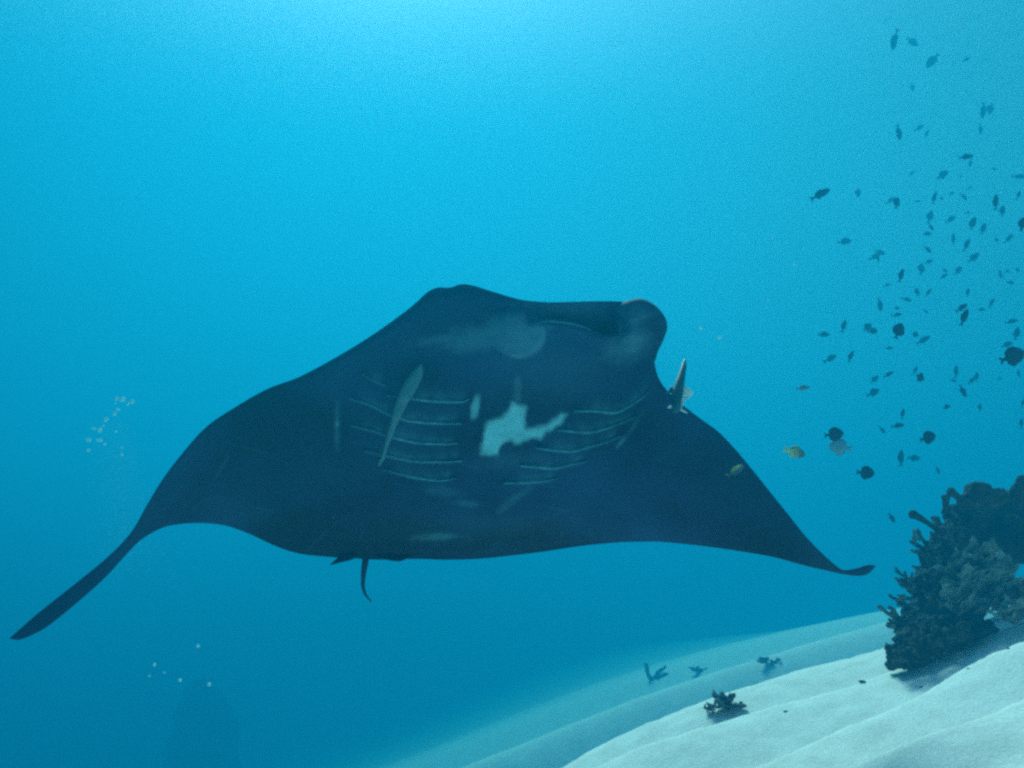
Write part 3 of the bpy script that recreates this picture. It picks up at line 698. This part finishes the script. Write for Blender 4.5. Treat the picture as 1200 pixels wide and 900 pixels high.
# (px, py, depth, count, length px, radius px, mean direction, label)
for x, y, d, n_, lp, rp, dr, lab in (
        (1098, 655, 5.0, 13, 42, 3.2, (-1, -.25, .15), 'branching coral reaching left from the middle of the reef face'),
        (1078, 700, 4.92, 14, 46, 3.4, (-1, -.3, .15), 'branching coral with forked fingers low on the left reef face'),
        (1064, 728, 4.9, 12, 42, 3.8, (-.9, -.4, .0), 'stubby branching coral at the foot of the reef on its left'),
        (1097, 682, 4.85, 12, 34, 3.0, (-.55, -.8, .3), 'pale tipped branching coral facing us between two others'),
        (1112, 626, 5.1, 9, 22, 3.8, (-.6, -.3, .6), 'short knobbly coral under the finger sponges'),
        (1105, 712, 4.85, 10, 30, 3.2, (-.3, -.8, .5), 'bushy coral right behind the dark mound coral')):
    root = colony('branching_coral', lab, BR); b = on(x, y, d)
    for i in range(int(n_ * 1.7)):
        dv = Vector(dr).normalized() + Vector((random.uniform(-.55, .55), random.uniform(-.55, .55), random.uniform(-.65, .65)))
        off = Vector((random.uniform(-12, 18), random.uniform(-10, 10), random.uniform(-20, 20))) * px_m(d)
        branch(b + off, dv, lp * .58 * px_m(d) * random.uniform(.6, 1.2), rp * .72 * px_m(d) * random.uniform(.8, 1.2), root, mmid if i % 3 else mdark, 2)
# club shaped fingers on the crest
for pts, r, lab in (([(1106, 626), (1092, 616), (1078, 607), (1066, 601)], 4.2, 'thin club shaped coral finger pointing left, lowest of the three'),
                    ([(1107, 602), (1108, 594), (1108.5, 586), (1108, 580)], 4.6, 'short upright coral finger with a square tip'),
                    ([(1134, 590), (1126, 585), (1118, 579), (1111, 575)], 5.0, 'thick club shaped coral finger at the crest pointing up left')):
    path = [on(x, y, 5.0) for x, y in catmull(pts, 4)]; n_ = len(path)
    rr = [r * px_m(5.0) * (.95 - .25 * math.sin(math.pi * min(1, i / (n_ - 1) * 1.2)) + .35 * (i / (n_ - 1)) ** 3) * (1 if i < n_ - 1 else .6) * random.uniform(.92, 1.08) for i in range(n_)]
    v_, f_ = tube(path, rr, 10); tag(link('finger_coral', v_, f_, mdark), lab, 'coral', 'coral fingers on the crest of the reef')
# knobs on the crest
for x, y, r, lab, sc in ((1146, 574, 13, 'rounded coral knob on the crest of the boulder', (1.25, 1, .8)), (1168, 578, 9, 'low coral lump right of the rounded knob', (1.4, 1, .7)), (1198, 570, 9, 'upright coral knob at the right edge of the picture', (.8, 1, 1.6))):
    b = on(x, y, 5.1)
    tag(lumps('knob_coral', [(b, r * px_m(5.1), sc), (b + Vector((.02, 0, -.03)), r * px_m(5.1) * .9, sc), (b + Vector((-.03, .01, -.05)), r * px_m(5.1), sc)], mdark, .008, .02, .05, .01, .02), lab, 'coral', 'coral knobs on the crest of the reef')
# leafy plate corals in front of the hollow
LEAF = 'leafy plate corals under the overhang'
for x, y, d, n_, sz, dr, lab in ((1142, 672, 4.75, 9, 30, (-.2, -.9, .35), 'leafy coral highest in the hollow, its edge ruffled'), (1160, 690, 4.7, 9, 32, (.3, -.9, .3), 'leafy coral spilling down to the right under the overhang'),
                                 (1136, 705, 4.72, 8, 28, (-.1, -.9, .3), 'greenish leafy coral low in the hollow behind the dark mound'), (1186, 706, 4.6, 8, 24, (.3, -.8, .4), 'small ruffled coral on the sand at the right edge'),
                                 (1196, 722, 4.4, 6, 17, (0, -.7, .6), 'dark little coral tuft on sand, lowest at the right edge')):
    root = colony('leafy_coral', lab, LEAF); b = on(x, y, d)
    for i in range(n_):
        dv = Vector(dr) + Vector((random.uniform(-.8, .8), random.uniform(-.3, .3), random.uniform(-.5, .35)))
        off = Vector((random.uniform(-22, 22), random.uniform(0, 20), random.uniform(-14, 12))) * px_m(d)
        plate(b + off, dv, UP + Vector((random.uniform(-.4, .4), .3, 0)), sz * px_m(d) * random.uniform(.7, 1.15), root, mfol if i % 4 else mmid, random.uniform(1.6, 2.6))
# dark mound coral in front
balls = []
for x, y, r, d in ((1052, 768, 13, 4.62), (1062, 752, 14, 4.66), (1075, 762, 17, 4.6), (1078, 742, 14, 4.68), (1092, 752, 18, 4.62), (1094, 736, 14, 4.66), (1108, 748, 17, 4.64), (1110, 735, 12, 4.64), (1124, 737, 14, 4.62),
                   (1122, 752, 9, 4.62), (1137, 744, 11, 4.66), (1142, 736, 10, 4.64), (1155, 738, 10.5, 4.64), (1148, 745, 7, 4.64), (1046, 780, 7, 4.62), (1064, 774, 10, 4.6)):
    balls.append((on(x, y, d), r * px_m(d), (1, 1, 1)))
for i in range(46):
    t = random.random(); x = 1046 + 112 * t; yt = np.interp(x, [1044, 1056, 1072, 1094, 1108, 1124, 1134, 1142, 1154, 1162], [764, 748, 733, 730, 731, 729, 736, 731, 731, 736]); yb = np.interp(x, [1044, 1060, 1085, 1110, 1135, 1160], [784, 778, 772, 764, 754, 744])
    balls.append((on(x + random.uniform(-3, 3), yt + 3 + (yb - yt - 4) * random.random() ** 1.5, 4.50 + random.uniform(-.02, .05)), random.uniform(3.2, 6.0) * px_m(4.5), (1, 1, 1)))
md = lumps('mound_coral', balls, mmound, .0075, .05, .05, .035, .016)
tag(md, 'low dark lumpy coral mound on the sand in front of the reef', 'coral')
# lone growths and rubble farther off
def far_tuft(x, y, size, d, n_, lab, m, nm='coral_tuft'):
    root = colony(nm, lab, 'lone corals scattered on the sand'); b = ground_hit(x, y + size * .35); d = b.y * math.cos(PITCH) + b.z * math.sin(PITCH); b = b + Vector((0, 0, .2 * size * d / FPX)); d = d / RS
    for i in range(n_):
        plate(b + Vector((random.uniform(-.55, .55), random.uniform(-.3, .3), random.uniform(-.3, .12))) * size * px_m(d), Vector((random.uniform(-1, 1), random.uniform(-.9, .2), random.uniform(-.2, .5))), UP, size * px_m(d) * random.uniform(.35, .6), root, m, 2.4)
far_tuft(850, 822, 28, 6.6, 12, 'dark coral tuft just behind the crest of the near sand ridge', mtuft)
far_tuft(832, 832, 11, 6.6, 6, 'small coral piece left of the tuft behind the sand ridge', mtuft)
far_tuft(899, 773, 13, 11.0, 7, 'little dark coral on the far pale sand band', mtuft)
far_tuft(914, 774, 6, 11.0, 4, 'tiny dark lump right of the little far coral', mtuft)
far_tuft(819, 783, 12, 13.0, 5, 'small pointed dark growth on the far sand', mtuft)
root = colony('forked_coral', 'faint forked stick coral fading out on the distant sand', 'lone corals scattered on the sand')
for a in ((764, 797, 752, 783), (764, 797, 779, 786), (766, 798, 784, 792)):
    p = ground_hit(764, 797); d = (p.y * math.cos(PITCH) + p.z * math.sin(PITCH)) / RS; q = on(a[2], a[3], d); branch(p, q - p, (q - p).length, 3 * px_m(d), root, mtuft, 2)
# dim upright shape in the blue, of unclear kind, built from rock lumps
pin = []
for x, y, r in ((232, 812, 15), (236, 838, 32), (240, 868, 40), (238, 905, 44), (240, 950, 48), (242, 1000, 55), (244, 1060, 60), (246, 1120, 70)):
    pin.append((on(x, y, 40), r * px_m(40), (1, 1, 1)))
tag(lumps('dim_upright_shape', pin, mrock, .1, .3, .7, .1, .2), 'dim upright shape almost lost in the blue at the bottom left', 'rock')
# scraps of rubble and shell on the sand
CH = 'dark coral scraps lying on the sand'
for x, y, r, lab in ((1183, 761, 3.6, 'small dark scrap in the sand near the right edge'), (1135, 784, 2.4, 'tiny dark scrap on the sand right below the mound coral'), (1010, 799, 4, 'dark scrap on sand left below the mound coral'),
                     (1056, 796, 3, 'dark scrap just under the left end of the mound coral'), (1170, 727, 3, 'scrap on the bright sand between mound and leafy coral'), (921, 834, 3, 'lone dark speck on the near sand ridge'),
                     (1080, 806, 3, 'scrap of coral in the middle of the near sand'), (1012, 800, 2, 'tiny scrap beside the scrap left of the mound coral')):
    p = ground_hit(x, y); rr = r * px_m(p.length) * .8
    tag(lumps('coral_scrap', [(p + Vector((0, 0, rr * .2)), rr, (1.3, 1, .5)), (p + Vector((rr, 0, rr * .1)), rr * .6, (1, 1, .5))], mtuft, rr * .22, rr * .5, rr, rr * .2, rr * .4), lab, 'coral scrap', CH)

# ------------------------------------------------------------------ bubbles
mbub = mat('bubble_skin', (.75, .97, 1.0), .7, .2)
mfizz = mat('fizz', (.50, .92, 1.0), .8, .1)
V0, F0 = ico(); bm_ = bpy.data.meshes.new('bubble'); bm_.from_pydata([tuple(v) for v in V0], [], F0); bm_.update(); bm_.materials.append(mbub)
bm_.polygons.foreach_set('use_smooth', [True] * len(bm_.polygons))
def bubble(px, py, w_, h_, d, lab, grp):
    o = bpy.data.objects.new('bubble', bm_); COL.objects.link(o); o.location = on(px, py, d); k = d / FPX / 2
    o.scale = (w_ * k, min(w_, h_) * k, h_ * k); o.rotation_euler = (PITCH, random.uniform(-.3, .3), random.uniform(-.5, .5)); return tag(o, lab, 'bubble', grp)
GB = 'air bubbles rising left of the manta'
BL = ['round bubble left of the widest one at the top of the string', 'widest bright bubble at the top of the string', 'bright bubble furthest right at the top of the string', 'dim flat bubble just under the rightmost bright one',
      'faint thin bubble below the widest one', 'small round bubble between the thin faint one and a wide bright one', 'wide bright bubble halfway down the string', 'faint bubble under the halfway bright one',
      'round bright bubble in the lower half of the string', 'faint thin streak of a bubble left of a round bright one', 'flat bright bubble furthest left in the string', 'flat bubble right of the furthest left one, same height',
      'small bubble right and below the flat pair', 'dim bubble lowest on the left side of the string', 'lowest bubble of all, set apart to the right', 'pinpoint bubble just above the lowest one', 'thin faint bubble right of the string, at mid height', 'pinpoint bubble tucked under the top row of the string']
for i, (x, y, w_, h_) in enumerate([(136.5, 467.3, 2.6, 1.8), (143.2, 468, 5.6, 2.2), (154.7, 470.7, 2.8, 2), (150, 473.2, 3, 1.4), (138, 480, 3.6, 1), (134, 485, 2.5, 1.8), (124.2, 491.8, 4.2, 1.9), (121.5, 499, 2, 1), (117, 504, 3.4, 2.2),
                                    (110, 502.2, 4, .9), (103.4, 515.5, 4.4, 1.6), (116.4, 515.7, 4.6, 1.5), (122.5, 520.5, 2, 1), (103.6, 527.7, 2.8, 1.3), (142.8, 532.8, 2.6, 1.3), (142.6, 524.5, 1.6, .9), (135.6, 505.4, 2.6, .9), (135, 473, 1.6, .8)]):
    lab = BL[i]
    bubble(x, y, w_ * 1.35, h_ * 1.9, 6.2, lab, GB)
for x, y, w_, lab in ((821.4, 384, 3.2, 'upper of the two glints right of the manta head'), (843, 395.5, 3.4, 'lower of the two glints right of the manta head'), (232, 757, 3, 'bubble highest of the few under the left wing'), (181, 779, 3, 'bubble leftmost but one low under the left wing'),
                      (192, 788, 1.8, 'tiny bubble low at the left, between two bigger ones'), (175, 792, 1.8, 'tiny bubble furthest left in the low group'), (211, 797, 3.2, 'bright bubble above the dim upright shape, left one'), (245, 802, 3.4, 'bright bubble above the dim upright shape, right one'),
                      (905, 279, 2, 'speck of a bubble left of the school, upper'), (931, 309, 2, 'speck of a bubble left of the school, middle'), (900, 352, 2, 'speck of a bubble left of the school, lower')):
    bubble(x, y, w_ * 1.2, w_ * .9, 5.5, lab, 'stray air bubbles in the water')
# fine fizz trailing under the string: far too many to count
vs, fs = [], []
for i in range(5000):
    t = random.random() ** .8; x = 130 + 26 * t + random.gauss(0, 13 + 12 * t); y = 490 + 165 * t + random.gauss(0, 14)
    d = 6.4 + random.gauss(0, .25); p = on(x, y, d); r = random.uniform(.4, 1.0) * .0013; o0 = len(vs)
    vs += [p + Vector(q) * r for q in ((1, 0, 0), (-1, 0, 0), (0, 1, 0), (0, -1, 0), (0, 0, 1), (0, 0, -1))]
    fs += [tuple(o0 + k for k in f) for f in ((0, 2, 4), (2, 1, 4), (1, 3, 4), (3, 0, 4), (2, 0, 5), (1, 2, 5), (3, 1, 5), (0, 3, 5))]
tag(link('bubble_fizz', vs, fs, mfizz), 'fine fizz of tiny bubbles trailing below the bubble string', kind='stuff')
#%%END
# ------------------------------------------------------------------ the sea surface overhead: clear when looked at steeply, a mirror beyond the critical angle
ms = bpy.data.materials.new('sea_surface'); ms.use_nodes = True; n = ms.node_tree.nodes; l = ms.node_tree.links; n.clear()
fr = n.new('ShaderNodeFresnel'); fr.inputs[0].default_value = 1.33
tr = n.new('ShaderNodeBsdfTransparent'); gl = n.new('ShaderNodeBsdfGlossy'); gl.inputs['Roughness'].default_value = .6
ng = n.new('ShaderNodeTexNoise'); ng.inputs['Scale'].default_value = 120; ng.inputs['Detail'].default_value = 0; tc = n.new('ShaderNodeTexCoord'); l.new(tc.outputs['Object'], ng.inputs['Vector'])
bp = n.new('ShaderNodeBump'); bp.inputs['Strength'].default_value = 1; bp.inputs['Distance'].default_value = .0021; l.new(ng.outputs[0], bp.inputs['Height'])
l.new(bp.outputs[0], fr.inputs['Normal']); l.new(bp.outputs[0], gl.inputs['Normal'])
mxs = n.new('ShaderNodeMixShader'); l.new(fr.outputs[0], mxs.inputs[0]); l.new(tr.outputs[0], mxs.inputs[1]); l.new(gl.outputs[0], mxs.inputs[2])
om = n.new('ShaderNodeOutputMaterial'); l.new(mxs.outputs[0], om.inputs['Surface'])
sf = link('water_surface', [(-58, -41, TOP - .05), (58, -41, TOP - .05), (58, 91, TOP - .05), (-58, 91, TOP - .05)], [(0, 1, 2, 3)], ms, smooth=False)
tag(sf, 'rippled surface of the sea far overhead', kind='structure')
# drifting specks: uncountable
vs, fs = [], []
for i in range(260):
    d = random.uniform(1.0, 4.5); p = unproject(random.uniform(-60, 1260), random.uniform(-60, 960), d); rr = random.uniform(.35, .9) * .0011 * (.5 + d / 4); o0 = len(vs)
    vs += [p + Vector(q) * rr * random.uniform(.6, 1.2) for q in ((1, 0, 0), (-1, 0, 0), (0, 1, 0), (0, -1, 0), (0, 0, 1), (0, 0, -1))]
    fs += [tuple(o0 + k for k in f) for f in ((0, 2, 4), (2, 1, 4), (1, 3, 4), (3, 0, 4), (2, 0, 5), (1, 2, 5), (3, 1, 5), (0, 3, 5))]
tag(link('drifting_specks', vs, fs, mat('drifting_matter', (.35, .45, .42), .9, .1)), 'tiny specks of matter drifting in the water', kind='stuff')
# ------------------------------------------------------------------ the water as one closed box
lo, hi = (-60, -42, float(Z.min()) - 1.5), (60, 92, TOP)
bx = [(x, y, z) for x in (lo[0], hi[0]) for y in (lo[1], hi[1]) for z in (lo[2], hi[2])]
mh = bpy.data.materials.new('haze'); mh.use_nodes = True; mh.node_tree.nodes.clear()
pv = mh.node_tree.nodes.new('ShaderNodeVolumePrincipled'); om = mh.node_tree.nodes.new('ShaderNodeOutputMaterial')
pv.inputs['Color'].default_value = (*HAZE_C, 1); pv.inputs['Density'].default_value = HAZE_D
pv.inputs['Anisotropy'].default_value = HAZE_G; pv.inputs['Absorption Color'].default_value = (*HAZE_A, 1)
mh.node_tree.links.new(pv.outputs[0], om.inputs['Volume'])
hz = link('haze', bx, [(0, 1, 3, 2), (4, 6, 7, 5), (0, 4, 5, 1), (2, 3, 7, 6), (0, 2, 6, 4), (1, 5, 7, 3)], mh, smooth=False)
tag(hz, 'clear blue sea water thinning the view with distance', kind='stuff')
